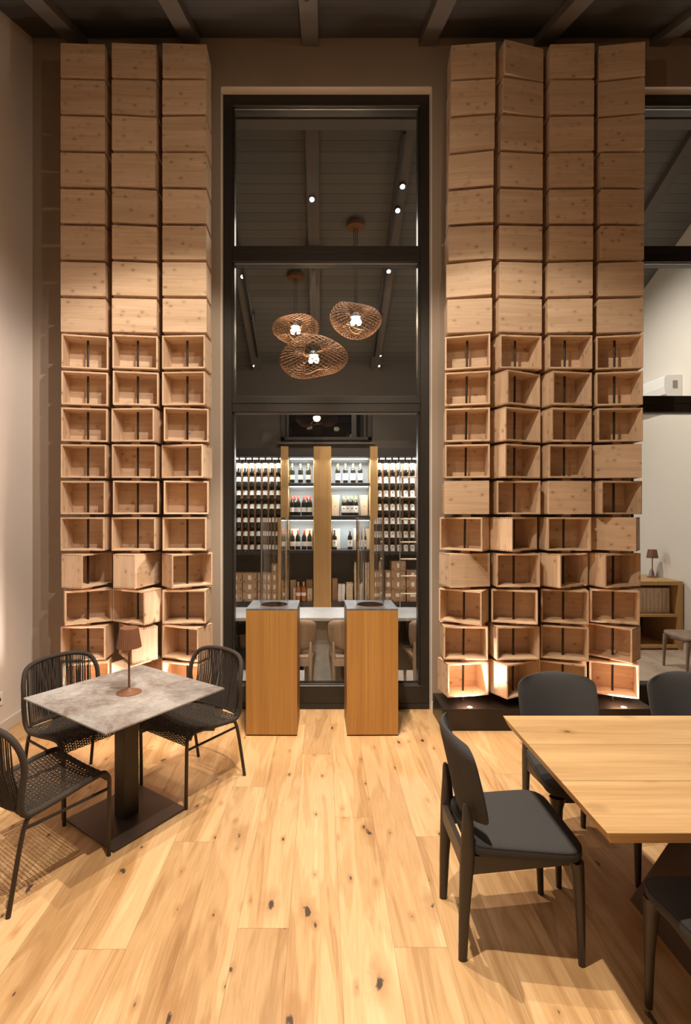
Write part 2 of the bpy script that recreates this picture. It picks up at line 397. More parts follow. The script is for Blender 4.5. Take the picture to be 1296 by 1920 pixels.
b.hexa([(-4.2, ya, ha), (XR + .2, ya, ha), (XR + .2, yb, hb), (-4.2, yb, hb), (-4.2, ya, ha + .15), (XR + .2, ya, ha + .15), (XR + .2, yb, hb + .15), (-4.2, yb, hb + .15)])
struct(b, 'ceiling', M['ceil2'])
b = MB()
for x0, x1, z0, z1 in ((XL - .1, FX0, 0, 6.2), (FX0, FX1, FT, 6.2), (FX1, GX0, 0, 6.2), (GX0, GX1, FT, 6.2), (GX1, XR + .1, 0, 6.2)):
    b.box(x0, x1, YW, YW + TH, z0, z1)
struct(b, 'wall_front', M['wall'])
struct(MB().box(XL - .15, XL, -1.6, YW, 0, 6.2), 'wall_left', M['wall_left'])
struct(MB().box(XR, XR + .15, -1.6, YW, 0, 6.2), 'wall_right', M['wall'])
struct(MB().box(XL - .15, XR + .15, -1.7, -1.5, 0, 4.2), 'wall_rear', M['wall'])
struct(MB().box(-4.2, XS + .4, YB, YB + .15, 0, 5.2), 'wall_back', M['wall_back'])
struct(MB().box(XS, XS + .15, YW + TH, YB, 0, 6.4), 'wall_side', M['wall_white'])
struct(MB().box(-4.2, -4.05, YW + TH, YB, 0, 6.4), 'wall_side', M['wall_back'])
# pale linings of the two window openings
for k, (x0, x1) in enumerate(((FX0, FX1), (GX0, GX1))):
    b = MB(); b.box(x0, x1, YW - .001, YW + .08, FT - .006, FT); b.box(x0, x0 + .006, YW - .001, YW + .08, 0, FT); b.box(x1 - .006, x1, YW - .001, YW + .08, 0, FT)
    struct(b, 'trim_%d' % (k + 1), M['reveal'])
struct(MB().box(XL, XL + .014, -1.5, YW, 0, .095, bev=.003), 'baseboard_left', M['skirt'])
b = MB(); b.box(XL + .014, FX0, YW - .014, YW, 0, .095); b.box(FX1, GX0, YW - .014, YW, 0, .095)
struct(b, 'baseboard_front', M['skirt'])
struct(MB().box(XS - .014, XS, YW + TH, YB, 0, .09), 'baseboard_side', M['white'])
# beams, ours rise to the partition, those of the back room fall away from it
beams = []
for k, x in enumerate((-2.115, -1.13, -.1025, .915, 1.92, 2.93, 3.94)):
    b = MB(); d = .085; hw = .07; y0, y1 = -1.5, YW - .001
    b.hexa([(x - hw, y0, hc(y0) - d), (x + hw, y0, hc(y0) - d), (x + hw, y1, hc(y1) - d), (x - hw, y1, hc(y1) - d)] + [(x - hw, y0, hc(y0) + .02), (x + hw, y0, hc(y0) + .02), (x + hw, y1, hc(y1) + .02), (x - hw, y1, hc(y1) + .02)])
    o = b.build('ceiling_beam', M['beam']); o['kind'] = 'structure'
for k, x in enumerate((-3.13, -2.12, -1.115, -.105, .905, 1.92, 2.93, 3.94)):
    b = MB(); d = .10; hw = .07; y0, y1 = YW + TH + .001, YB - .001
    f_ = lambda y: 8.17 - .445 * y
    b.hexa([(x - hw, y0, f_(y0) - d), (x + hw, y0, f_(y0) - d), (x + hw, y1, f_(y1) - d), (x - hw, y1, f_(y1) - d)] + [(x - hw, y0, f_(y0) + .02), (x + hw, y0, f_(y0) + .02), (x + hw, y1, f_(y1) + .02), (x - hw, y1, f_(y1) + .02)])
    o = b.build('ceiling_beam', M['beam']); o['kind'] = 'structure'
o = MB().box(-4.05, XS, 5.02, 5.16, 5.62, 5.95).build('ridge_beam', M['beam']); o['kind'] = 'structure'
# slot of the track in our middle beam
b = MB(); ys = [2.9, 3.72]
b.hexa([(-.125, ys[0], hc(ys[0]) - .097), (-.095, ys[0], hc(ys[0]) - .097), (-.095, ys[1], hc(ys[1]) - .097), (-.125, ys[1], hc(ys[1]) - .097)] + [(-.125, ys[0], hc(ys[0]) - .08), (-.095, ys[0], hc(ys[0]) - .08), (-.095, ys[1], hc(ys[1]) - .08), (-.125, ys[1], hc(ys[1]) - .08)])
tag(b.build('light_track', M['pblack']), 'black light track along the underside of the near middle beam', 'track')

def window(n, x0, x1, transoms=((3.98, 4.12), (2.64, 2.785))):
    root = bpy.data.objects.new('window_%d' % n, None); C.objects.link(root); root['kind'] = 'structure'
    y0, y1 = YW + .08, YW + TH - .01
    yg = YW + .155; sw = .085
    b = MB(); t = FT - .006
    b.box(x0 + .006, x0 + sw, y0, y1, 0, t, bev=.004); b.box(x1 - sw, x1 - .006, y0, y1, 0, t, bev=.004)
    b.box(x0 + sw - .02, x1 - sw + .02, y0 + .001, y1 - .001, t - .095, t, bev=.004); b.box(x0 + sw - .02, x1 - sw + .02, y0 + .001, y1 - .001, 0, .205, bev=.004)
    b.box(x0 + sw - .01, x0 + sw + .016, y0 + .03, y1 - .03, .18, t - .08); b.box(x1 - sw - .016, x1 - sw + .01, y0 + .03, y1 - .03, .18, t - .08)
    b.box(x0 + .01, x1 - .01, y0 - .012, y0, .0, .045)
    b.build('frame', M['frame'], root)
    for za, zb in transoms:
        b = MB(); b.box(x0 + sw, x1 - sw, y0 + .004, y1 - .004, za, zb, bev=.003)
        zm = (za + zb) / 2; b.box(x0 + sw, x1 - sw, y0 - .004, y0 + .01, zm + .004, zb - .006, bev=.002)
        b.build('transom', M['frame'], root)
    zs = [.205] + [v for ta in transoms[::-1] for v in ta] + [t - .095]
    for i in range(0, len(zs), 2):
        MB().box(x0 + sw - .005, x1 - sw + .005, yg - .003, yg + .003, zs[i] - .005, zs[i + 1] + .005).build('glass_pane', M['glass'], root)
        b = MB()
        for za in (zs[i], zs[i + 1] - .006): b.box(x0 + sw + .016, x1 - sw - .016, y0 + .035, y0 + .045, za, za + .006)
        b.build('bead', M['steelbright'], root)
    return root
window(1, FX0, FX1); window(2, GX0, GX1)

# ------------------------------------------------------------------ crate wall
CW, CH, CD, T = .354, .270, .205, .013
YR = 4.232; PITCH = .2954; ZTOP = 5.547
angles = [
 [(2,1),(2,1),(2,1),(2,1),(2,1),(2,1),(3,1),(4,1),(12,0),(11,0),(10,0),(6,0),(3,0),(1,0),(72,0),(29,0),(4,0),(16,0)],
 [(3,1),(2,1),(4,1),(0,1),(5,1),(5,1),(5,1),(4,1),(8,0),(11,0),(-3,0),(3,0),(12,0),(1,0),(74,1),(-26,0),(-52,0),(58,0)],
 [(2,1),(0,1),(-1,1),(0,1),(2,1),(1,1),(1,1),(2,1),(-3,0),(-3,0),(10,0),(-9,0),(10,0),(2,0),(39,0),(0,0),(-21,0),(-16,0)],
 [(-5,1),(-4,1),(-6,1),(-9,1),(-8,1),(-5,1),(-12,1),(-6,1),(-14,0),(-12,0),(-10,0),(-8,0),(-9,1),(-34,0),(13,1),(-33,0),(-4,0),(10,0)],
 [(14,1),(9,1),(5,1),(4,1),(3,1),(2,1),(3,1),(3,1),(6,0),(24,0),(20,0),(20,0),(0,0),(36,0),(0,0),(-16,0),(2,0),(27,0)],
 [(-2,1),(0,1),(-1,1),(-1,1),(-1,1),(0,1),(-4,1),(-3,1),(0,0),(10,0),(8,0),(2,0),(2,1),(0,0),(29,0),(-18,0),(-18,0),(-28,0)],
 [(-7,1),(-8,1),(-7,1),(0,1),(1,1),(1,1),(-4,1),(-4,1),(-9,0),(-9,0),(-4,0),(-16,1),(6,0),(-39,1),(15,0),(-22,0),(-48,0),(-23,0)]]
rod_top = [-1.9445, -1.5303, -1.1188, 1.2358, 1.6189, 2.0331, 2.445]
rod_bot = [-1.9445, -1.5303, -1.1188, 1.1693, 1.5857, 1.9976, 2.4118]
def make_crate():
    t = thing('wooden_crate', '', 'crate')
    hw, hd = CW / 2, CD / 2
    MB().box(-hw, hw, hd - .009, hd, 0, CH, bev=.0012).build('back_board', M['pine'], t)
    def lid(z0, nm, zz):
        b = MB(); b.box(-hw + T, hw - T, -hd, hd - .009, z0, z0 + T, mat=M['pine'], bev=.001)
        for sx in (-1, 1):            # finger joints showing their end grain on the side boards
            for k in range(10):
                y = -hd + .008 + k * (CD - .02) / 9.5
                xa, xb = sorted((sx * (hw - T + .001), sx * (hw + .0006))); za, zb = (z0 + .002, z0 + T - .002)
                b.box(xa, xb, y, y + .009, za, zb, mat=M['endgrain'])
        b.build(nm, None, t)
    lid(0, 'bottom_board', 0); lid(CH - T, 'top_board', 1)
    for sx in (-1, 1):
        xa, xb = sorted((sx * (hw - T), sx * hw))
        MB().box(xa, xb, -hd, hd - .009, 0, CH, bev=.001).build('side_board', M['pine_side'], t)
    return t
ords = ['first', 'second', 'third', 'fourth', 'fifth', 'sixth', 'seventh', 'eighth', 'ninth', 'tenth', 'eleventh', 'twelfth', 'thirteenth', 'fourteenth', 'fifteenth', 'sixteenth', 'seventeenth', 'eighteenth']
colname = ['the leftmost column', 'the second column from the left', 'the column left of the window', 'the column right of the window', 'the fifth column from the left', 'the sixth column from the left', 'the rightmost column']
blk = ['crates in the left stack wall', 'crates in the right stack wall']
proto = make_crate(); firstc = True
spacer0 = MB().box(-.036, .036, -.05, .05, 0, PITCH - CH - .002, bev=.001).build('spacer_block', M['pine']); firsts = True
for c in range(7):
    for r in range(18):
        a, closed = angles[c][r]
        x = rod_top[c] + (rod_bot[c] - rod_top[c]) * r / 17
        z = ZTOP - CH - PITCH * r
        rz = R(a + (180 if closed else 0))
        way = 'front' if abs(a) < 8 else ('right' if a > 0 else 'left')
        kind_ = ('closed pine crate turned %s' if closed else 'open pine crate facing %s') % ('outward' if (closed and way == 'front') else way)
        lab = '%s, %s from top in %s' % (kind_, ords[r], colname[c])
        if firstc: o = proto; firstc = False; o.location = (x, YR, z); o.rotation_euler = (0, 0, rz); o['label'] = lab; o['group'] = blk[0]
        else: o = dup(proto, (x, YR, z), rz, lab, blk[0 if c < 3 else 1])
        if r < 17:
            sl = 'small pine block under the %s crate in %s' % (ords[r], colname[c])
            if firsts: s = spacer0; firsts = False
            else: s = spacer0.copy(); C.objects.link(s)
            s.location = (x, YR, z - PITCH + CH + .001); s.rotation_euler = (0, 0, R(a * .3)); tag(s, sl, 'block', 'spacer blocks between the crates')
    b = MB(); b.tube([(rod_bot[c], YR, .176), (rod_top[c], YR, 5.56)], .009, 10)
    tag(b.build('steel_rod', M['steel']), 'dark steel rod threading the crates of %s' % colname[c], 'rod', 'rods through the crates')
for nm, x0, x1, ups, lb in (('l', -2.16, -.862, UP[:2], 'left'), ('r', .963, 2.66, UP[2:], 'right')):
    t = thing('plinth', 'low dark metal plinth under the %s wall of pine crates' % lb, 'plinth', ((x0 + x1) / 2, 4.26, 0))
    hx = (x1 - x0) / 2
    MB().box(-hx, hx, -.19, .17, 0, .176, bev=.003).build('body', M['plinth'], t)
    for i, (ux, uy) in enumerate(ups):
        q = thing('uplight', 'round recessed uplight glowing in the %s plinth, %s one' % (lb, ('left', 'right')[i]), 'light', (ux, uy, .176), 0, 'uplights in the plinths')
        MB().lathe([(.024, 0), (.024, .0025), (.019, .003)], 24).build('bezel', M['steelbright'], q)
        MB().lathe([(.018, .003), (.018, .0042)], 24).build('lens', M['disc'], q)

# ------------------------------------------------------------------ pedestals with clear cylinders
def pedestal(x, lb, rz):
    t = thing('display_pedestal', 'tall honey veneer pedestal with dark slate top, the %s of two' % lb, 'pedestal', (x, 4.175, 0), rz, 'display pedestals before the window')
    h = .2; H = .994
    b = MB(); mi = 0
    # walls of the hollow body
    b.box(-h, h, -h, -h + .02, .012, H - .012); b.box(-h, h, h - .02, h, .012, H - .012); b.box(-h, -h + .02, -h + .02, h - .02, .012, H - .012); b.box(h - .02, h, -h + .02, h - .02, .012, H - .012)
    b.build('body', M['veneer'], t)
    MB().box(-h + .008, h - .008, -h + .008, h - .008, 0, .014).build('base', M['pblack'], t)
    # slate top with a round hole
    b = MB(); n = 48; rh = .118
    for z, fl in ((H, 0), (H - .012, 1)):
        pass
    inner_t, outer_t, inner_b, outer_b = [], [], [], []
    for k in range(n):
        a = 2 * PI * k / n; ca, sa = math.cos(a), math.sin(a); q = h / max(abs(ca), abs(sa))
        inner_t.append(b.bm.verts.new((rh * ca, rh * sa, H))); outer_t.append(b.bm.verts.new((q * ca, q * sa, H)))
        inner_b.append(b.bm.verts.new((rh * ca, rh * sa, H - .012))); outer_b.append(b.bm.verts.new((q * ca, q * sa, H - .012)))
    for k in range(n):
        j = (k + 1) % n
        b.face([inner_t[k], outer_t[k], outer_t[j], inner_t[j]]); b.face([inner_b[j], outer_b[j], outer_b[k], inner_b[k]])
        b.face([outer_t[k], outer_b[k], outer_b[j], outer_t[j]]); b.face([inner_t[j], inner_b[j], inner_b[k], inner_t[k]])
    b.build('top_plate', M['slate'], t)
    b = MB(); b.lathe([(.1215, H + .0015), (.1165, H + .0015), (.1165, H - .10), (.001, H - .10), (.001, H - .105), (.1175, H - .105), (.1175, H - .001), (.1215, H - .001), (.1215, H + .0015)], 48, caps=False)
    b.build('copper_bowl', M['copper'], t)
    o = MB(); o.lathe([(.1075, 0), (.1155, 0), (.1155, .75), (.1075, .75), (.1075, 0)], 96, caps=False); bmesh.ops.remove_doubles(o.bm, verts=o.bm.verts[:], dist=1e-5)
    g = o.build('glass_cylinder', M['cyl']); g.location = (x + .002, 4.175, H - .040)
    tag(g, 'tall clear cylinder standing in the %s pedestal' % lb, 'cylinder', 'clear cylinders on the pedestals')
pedestal(-.3925, 'left', R(-.6)); pedestal(.3925, 'right', R(.6))

# ------------------------------------------------------------------ bistro table, chairs, lamp
BA = math.atan2(.475, -.655)   # direction used below
ANG = math.atan2(.818, .575)   # facing direction of the table axis
rzT = ANG - PI / 2
t = thing('bistro_table', 'square cement-look bistro table on a dark metal column and plate', 'table', (-1.1265, 2.937, 0), rzT)
MB().box(-.403, .403, -.382, .382, .698, .708, bev=.002).build('tabletop', M['concrete'], t)
b = MB(); b.box(-.235, .235, -.235, .235, .004, .014, bev=.002); b.build('base_plate', M['mocha'], t)
b = MB(); b.box(-.048, .048, -.048, .048, .014, .690, bev=.003); b.build('column', M['dmetal'], t)
MB().box(-.16, .16, -.16, .16, .688, .698).build('mounting_plate', M['dmetal'], t)
def lamp(loc, label, pleat=True):
    t = thing('table_lamp', label, 'lamp', loc, .3, 'cordless table lamps')
    MB().lathe([(.070, 0), (.070, .003), (.045, .011), (.012, .022), (.0065, .03)], 48).build('base', M['lampbrown'], t)
    MB().lathe([(.0062, .024), (.0062, .345)], 16).build('pole', M['lampbrown'], t)
    b = MB(); n = 64 if pleat else 48
    b.lathe([(.070, .262), (.0525, .372), (.0505, .375), (.001, .375)], n, flute=1 if pleat else 0, famp=-.045, smooth=not pleat, caps=False)
    b.lathe([(.001, .372), (.0485, .371), (.066, .262), (.070, .262)], n, caps=False, flute=1 if pleat else 0, famp=-.045)
    b.build('lamp_shade', M['lampbrown'], t)
    MB().lathe([(.038, .335), (.038, .345)], 32).build('diffuser', M['shade_in'], t)
    return t
lamp((-1.115, 2.942, .708), 'brown table lamp with pleated shade on the grey bistro table')
point('lamp_glow', (-1.115, 2.942, .99), .8, (1, .68, .35), .03)

def rope_chair(loc, ang, label):
    """wicker rope chair facing local +y"""
    t = thing('rope_chair', label, 'chair', (*loc, 0), ang - PI / 2, 'rope chairs around the bistro table')
    # wrapped contour: side rails and the arched back as one tube
    half = [(.222, .215, .405), (.226, .195, .436), (.228, .12, .437), (.228, 0, .420), (.226, -.12, .405), (.222, -.172, .406), (.228, -.198, .445), (.237, -.198, .53), (.242, -.190, .62), (.236, -.205, .70), (.205, -.235, .765), (.13, -.262, .793), (.0, -.278, .800)]
    P = bez(half + [(-x, y, z) for x, y, z in half[-2::-1]], 6)
    MB().tube(P, .0145, 12).build('seat_and_back_rim', M['rope'], t)
    # seat surface: cords
    def rail(v):       # v 0 front .. 1 back  -> (halfwidth, y, z)
        pts = [(.218, .235, .375), (.222, .222, .42), (.224, .19, .438), (.226, .10, .434), (.226, 0, .419), (.224, -.10, .407), (.220, -.195, .410)]
        s = v * (len(pts) - 1); i = min(int(s), len(pts) - 2); f = s - i
        return [pts[i][k] * (1 - f) + pts[i + 1][k] * f for k in range(3)]
    def surf(u, v):    # u -1..1
        hw, y, z = rail(v); return Vector((u * hw, y, z - .022 * (1 - u * u) * math.sin(PI * min(1, max(0, v * 1.1 - .05)))))
    b = MB(); nu, nv = 31, 35
    for i in range(nv + 1):
        v = i / nv; b.tube([surf(u / 10, v) + Vector((0, 0, .0012 * (-1) ** (u + i))) for u in range(-10, 11)], .0030, 5, caps=False)
    for j in range(1, nu):
        u = -1 + 2 * j / nu; b.tube([surf(u, k / 22) + Vector((0, 0, .0012 * (-1) ** (k + j + 1))) for k in range(23)], .0030, 5, caps=False)
    b.build('woven_seat', M['rope'], t)
    # back: lower rail and two layers of upright cords
    low = [(.222 * math.sin(a), -.170 - .05 * math.cos(a), .425) for a in [PI / 2 * k / 8 for k in range(-8, 9)]]
    MB().tube(low, .009, 10).build('lower_back_rail', M['rope'], t)
    rim = P; n = len(rim); cords = MB(); rnd = random.Random(3)
    topr = [p for p in rim if p.z > .60]
    # arc-length parametrised by x
    def rim_at(x):
        best = min(topr, key=lambda p: abs(p.x - x)) ; cand = [p for p in topr if abs(p.x - x) < .03]
        best = max(cand, key=lambda p: p.z) if cand else best
        k = topr.index(best); o_ = topr[k - 1] if k > 0 and (topr[k - 1].x - x) * (best.x - x) <= 0 else (topr[k + 1] if k + 1 < len(topr) else best)
        if abs(o_.x - best.x) < 1e-6: return best
        f = (x - best.x) / (o_.x - best.x); f = max(0, min(1, f)); return best.lerp(o_, f)
    for layer, off in ((0, .008), (1, -.008)):
        for k in range(54):
            s = -1 + 2 * (k + .5) / 54
            if rnd.random() < .06: continue
            xt = s * .228 + rnd.uniform(-.001, .001); pt = rim_at(xt)
            a = math.asin(max(-1, min(1, s * .97))); lo = Vector((.215 * math.sin(a), -.170 - .05 * math.cos(a), .425))
            md = (Vector(pt) + lo) / 2 + Vector((0, -.014, 0))
            cords.tube([lo + Vector((0, off, 0)), md + Vector((0, off, 0)), Vector(pt) + Vector((0, off, 0))], .0027, 5, caps=False)
    cords.build('back_cords', M['rope'], t)
    for s in (-1, 1):
        P2 = bez([(s * .222, .205, .432), (s * .222, .226, .405), (s * .221, .230, .36), (s * .217, .230, .18), (s * .215, .23, .0)], 5)
        MB().tube(P2, .0105, 12).build('leg', M['dmetal'], t)
        P2 = bez([(s * .215, -.10, .398), (s * .217, -.15, .392), (s * .219, -.178, .36), (s * .222, -.205, .25), (s * .226, -.25, .0)], 5)
        MB().tube(P2, .0105, 12).build('leg', M['dmetal'], t)
        MB().tube([(s * .2195, .230, .345), (s * .219, -.18, .345)], .0075, 10).build('side_stretcher', M['dmetal'], t)
    MB().tube([(-.219, -.14, .388), (.219, -.14, .388)], .0075, 10).build('cross_bar', M['dmetal'], t)
    return t
fa = math.atan2(.818, .575)
chP = rope_chair((-1.395, 2.53), fa, 'dark rope chair cut by the left edge, nearest the viewer')
def place(src, loc, ang, label): return dup(src, (*loc, 0), ang - PI / 2, label)
place(chP, (-.8435, 3.31), fa + PI, 'dark rope chair right of the bistro table, near the left pedestal')
place(chP, (-1.535, 3.21), math.atan2(-.58, .81), 'dark rope chair behind the bistro table, beside the pale left wall')

# wall socket
t = thing('wall_socket', 'white wall socket low on the pale left wall', 'socket', (XL, 3.985, .27), 0)
MB().box(0, .008, -.04, .04, -.04, .06, bev=.002).build('cover_plate', M['white'], t)
b = MB(); b.box(.008, .0095, -.012, .012, -.002, .022); b.build('outlet', M['ink'], t)

# ------------------------------------------------------------------ dining table and chairs
t = thing('dining_table', 'large oak plank dining table on a dark sloping metal base', 'table', (0, 0, 0))
t.location = (2.0, 2.048, 0)
ys = (-.459, -.148, .152, .459); x0, x1 = -1.11, 1.35
for i in range(3):
    ya, yb = ys[i] + (.0016 if i else 0), ys[i + 1] - (.0016 if i < 2 else 0)
    ba = ya + (.022 if i == 0 else 0); bb_ = yb - (.022 if i == 2 else 0)
    b = MB(); b.hexa([(x0 + .022, ba, .702), (x1 - .02, ba, .702), (x1 - .02, bb_, .702), (x0 + .022, bb_, .702), (x0, ya, .748), (x1, ya, .748), (x1, yb, .748), (x0, yb, .748)])
    bmesh.ops.bevel(b.bm, geom=b.bm.edges[:], offset=.0015, segments=1, affect='EDGES')
    b.build('plank', M['table'], t)
b = MB(); b.hexa([(-.61, -.25, 0), (.61, -.25, 0), (.61, .25, 0), (-.61, .25, 0), (-.17, -.22, .702), (.17, -.22, .702), (.17, .22, .702), (-.17, .22, .702)])
b.build('base', M['mocha'], t)

def outline(w_f, w_r, yf, yr, rad_f, rad_r, n=6):
    """rounded trapezoid, counter clockwise"""
    cs = [(w_f / 2, yf, rad_f), (-w_f / 2, yf, rad_f), (-w_r / 2, yr, rad_r), (w_r / 2, yr, rad_r)]; out = []
    for i, (x, y, r) in enumerate(cs):
        p = Vector((x, y)); a = (Vector(cs[i - 1][:2]) - p).normalized(); c = (Vector(cs[(i + 1) % 4][:2]) - p).normalized()
        A, B = p + a * r, p + c * r
        for k in range(n + 1):
            s = k / n; out.append(A * (1 - s) ** 2 + p * 2 * s * (1 - s) + B * s * s)
    return out
def cushion(b, ol, z0, z1, crown=.012, edge=.014):
    cx = sum(p.x for p in ol) / len(ol); cyy = sum(p.y for p in ol) / len(ol); c = Vector((cx, cyy))
    lay = [(.90, z0), (.975, z0 + .004), (1., z0 + edge), (1., z1 - edge), (.985, z1 - edge * .35), (.955, z1), (.80, z1 + crown * .45), (.5, z1 + crown * .85), (.2, z1 + crown)]
    prev = None; rings = []
    for s, z in lay:
        rings.append([b.bm.verts.new((*(c + (p - c) * s), z)) for p in ol])
    n = len(ol)
    for A, B in zip(rings, rings[1:]):
        for j in range(n): b.face([A[j], A[(j + 1) % n], B[(j + 1) % n], B[j]], 0, True)
    b.face(rings[0][::-1]); b.face(rings[-1])
def dining_chair(loc, ang, label, group, fab, wd, seam=True):
    t = thing('dining_chair', label, 'chair', (*loc, 0), ang - PI / 2, group)
    ol = outline(.47, .36, .235, -.205, .10, .07)
    b = MB(); cushion(b, ol, .412, .462); b.build('seat', fab, t)
    if seam:
        c = Vector((sum(p.x for p in ol) / len(ol), sum(p.y for p in ol) / len(ol)))
        MB().tube([(*(c + (p - c) * .992), .4545) for p in ol], .0018, 5, closed=True).build('seat_seam', M['piping'], t)
    # padded back: curved panel
    b = MB(); nz, nx = 14, 16
    def back(u, v, side):
        z = .505 + v * .338
        hw = .186 + .032 * math.sin(min(1., v * 1.6) * PI / 2)
        # rounded corners
        cz = .09
        if v > .80: q = (v - .80) / .20; hw *= math.sqrt(max(0, 1 - q ** 3.6 * .42))
        if v < .2: q = 1 - v / .2; hw *= math.sqrt(max(0, 1 - q ** 2.4 * .60))
        x = u * hw
        ztop = z + (.014 * (1 - u * u) if v > .5 else -.018 * (1 - u * u)) * abs(v - .5) * 2
        y = -.185 - .065 * v - .015 * v * v + .055 * (u * u) + side * .019 * (1 - abs(u) ** 6 * .55) * (1 - abs(2 * v - 1) ** 8 * .6)
        return (x, y, ztop)
    g = {}
    for s in (1, -1):
        for i in range(nx + 1):
            for k in range(nz + 1):
                g[s, i, k] = b.bm.verts.new(back(-1 + 2 * i / nx, k / nz, s))
    for s in (1, -1):
        for i in range(nx):
            for k in range(nz): b.face([g[s, i, k], g[s, i + 1, k], g[s, i + 1, k + 1], g[s, i, k + 1]], 0, True)
    for k in range(nz):
        for i in (0, nx): b.face([g[1, i, k], g[1, i, k + 1], g[-1, i, k + 1], g[-1, i, k]], 0, True)
    for i in range(nx):
        for k in (0, nz): b.face([g[1, i, k], g[1, i + 1, k], g[-1, i + 1, k], g[-1, i, k]], 0, True)
    o = b.build('backrest', fab, t)
    md = o.modifiers.new('s', 'SUBSURF'); md.levels = 1; md.render_levels = 1
    for s in (-1, 1):
        # rear post, floor to the middle of the back
        b = MB(); prof = [(0, -.216, .013, .014), (.20, -.210, .019, .018), (.42, -.198, .024, .024), (.54, -.198, .018, .018), (.60, -.204, .013, .011), (.612, -.207, .006, .005)]
        rings = []
        for z, y, a, d in prof:
            xx = s * (.160 + .004 * (z / .6))
            rings.append([b.bm.verts.new((xx + a * .9 * math.cos(2 * PI * k / 12) , y - .012 + d * 1.25 * math.sin(2 * PI * k / 12), z)) for k in range(12)])
        for A, B in zip(rings, rings[1:]):
            for k in range(12): b.face([A[k], A[(k + 1) % 12], B[(k + 1) % 12], B[k]], 0, True)
        b.face(rings[0][::-1]); b.face(rings[-1]); b.build('leg', wd, t)
        # front leg widening to the apron
        b = MB(); prof = [(0, .225, .185, .011, .012), (.2, .218, .187, .016, .016), (.36, .208, .186, .024, .022), (.408, .200, .180, .036, .028)]
        rings = []
        for z, y, x, a, d in prof:
            rings.append([b.bm.verts.new((s * x + a * math.cos(2 * PI * (k + .5) / 8) * 1.08, y + d * math.sin(2 * PI * (k + .5) / 8) * 1.08, z)) for k in range(8)])
        for A, B in zip(rings, rings[1:]):
            for k in range(8): b.face([A[k], A[(k + 1) % 8], B[(k + 1) % 8], B[k]], 0, True)
        b.face(rings[0][::-1]); b.face(rings[-1]); b.build('leg', wd, t)
    b = MB()
    for s in (-1, 1):   # side aprons, deeper at the rear posts
        xa, xb = (s * .150, s * .168)
        b.hexa([(xa, -.225, .335), (xb, -.225, .335), (xb + s * .012, .19, .385), (xa + s * .012, .19, .385), (xa, -.225, .411), (xb, -.225, .411), (xb + s * .012, .19, .411), (xa + s * .012, .19, .411)])
    b.box(-.155, .155, -.235, -.215, .36, .43); b.box(-.17, .17, .175, .195, .375, .411)
    b.build('seat_frame', wd, t)
    return t
G = 'charcoal chairs around the oak dining table'
chA = dining_chair((.778, 2.15), 0., 'charcoal upholstered dining chair at the left end of the oak table', G, M['fabric'], M['dwood'])
place(chA, (1.29, 2.60), -PI / 2, 'charcoal dining chair behind the oak table, in front of the right crate plinth')
place(chA, (2.00, 2.60), -PI / 2, 'charcoal dining chair behind the oak table, cut by the right edge of the photo')
place(chA, (1.34, 1.575), PI / 2, 'charcoal dining chair on the near side of the oak table, bottom right corner')
# ------------------------------------------------------------------ back room: stone table and oak chairs
t = thing('stone_table', 'pale grey stone table directly behind the window glass', 'table', (.1, 5.06, 0))
MB().box(-1.5, 1.5, -.26, .28, .72, .752, bev=.003).build('tabletop', M['greystone'], t)
MB().box(-.27, .12, -.12, .16, 0, .72).build('pedestal', M['greystone'], t)
for xa, xb in ((-1.45, -.28), (.13, 1.45)): MB().box(xa, xb, .06, .14, .16, .72).build('skirt_panel', M['dark'], t)
oak0 = dining_chair((-.27, 4.965), PI / 2, 'oak chair tucked under the stone table, left of centre behind the glass', 'oak chairs in the back room', M['oakc'], M['oakc'], False)
oak0.scale = (1, 1, .88)
o = place(oak0, (.27, 4.965), PI / 2, 'oak chair tucked under the stone table, right of centre behind the glass')
o = place(oak0, (1.03, 4.965), PI / 2, 'oak chair under the stone table, right of the right pedestal')
o = place(oak0, (4.12, 5.62), PI, 'oak chair beside the white wall seen through the right window')

# wine wall ------------------------------------------------------------
YF = 8.40
def post(x0, x1, lb):
    t = MB().box(x0, x1, YF - .03, YB - .001, .0, 2.83, bev=.003).build('wooden_post', M['post']); tag(t, lb, 'post')
post(-.678, -.555, 'narrow oak post between the left bottle rack and the shelves')
post(-.14, .15, 'wide central oak post of the wine wall')
post(.79, .915, 'narrow oak post between the shelves and the right bottle rack')
u = thing('wall_shelving', 'dark wine shelving between the oak posts on the back wall', 'shelving', (0, YF, 0))
for x0, x1 in ((-.555, -.14), (.15, .79)):
    MB().box(x0, x1, .30, .33, 1.13, 2.66).build('back_panel', M['niche'], u)
    MB().box(x0, x1, .30, .33, .17, 1.13).build('back_panel', M['dark'], u)
    for z, th in ((2.23, .045), (1.69, .075), (1.125, .045), (.265, .09)):
        MB().box(x0, x1, .0, .30, z - th, z, bev=.002).build('shelf', M['black'], u)
    for z in (2.655, 2.184, 1.614):
        MB().box(x0 + .01, x1 - .01, .25, .262, z - .008, z).build('led_strip', M['led'], u)
MB().box(-2.3, -.68, -.02, .34, 2.66, 2.80).build('header', M['black'], u)
MB().box(-.555, -.14, -.02, .34, 2.66, 2.80).build('header', M['black'], u)
MB().box(.15, .79, -.02, .34, 2.66, 2.80).build('header', M['black'], u)
MB().box(.915, 2.3, -.02, .34, 2.66, 2.80).build('header', M['black'], u)
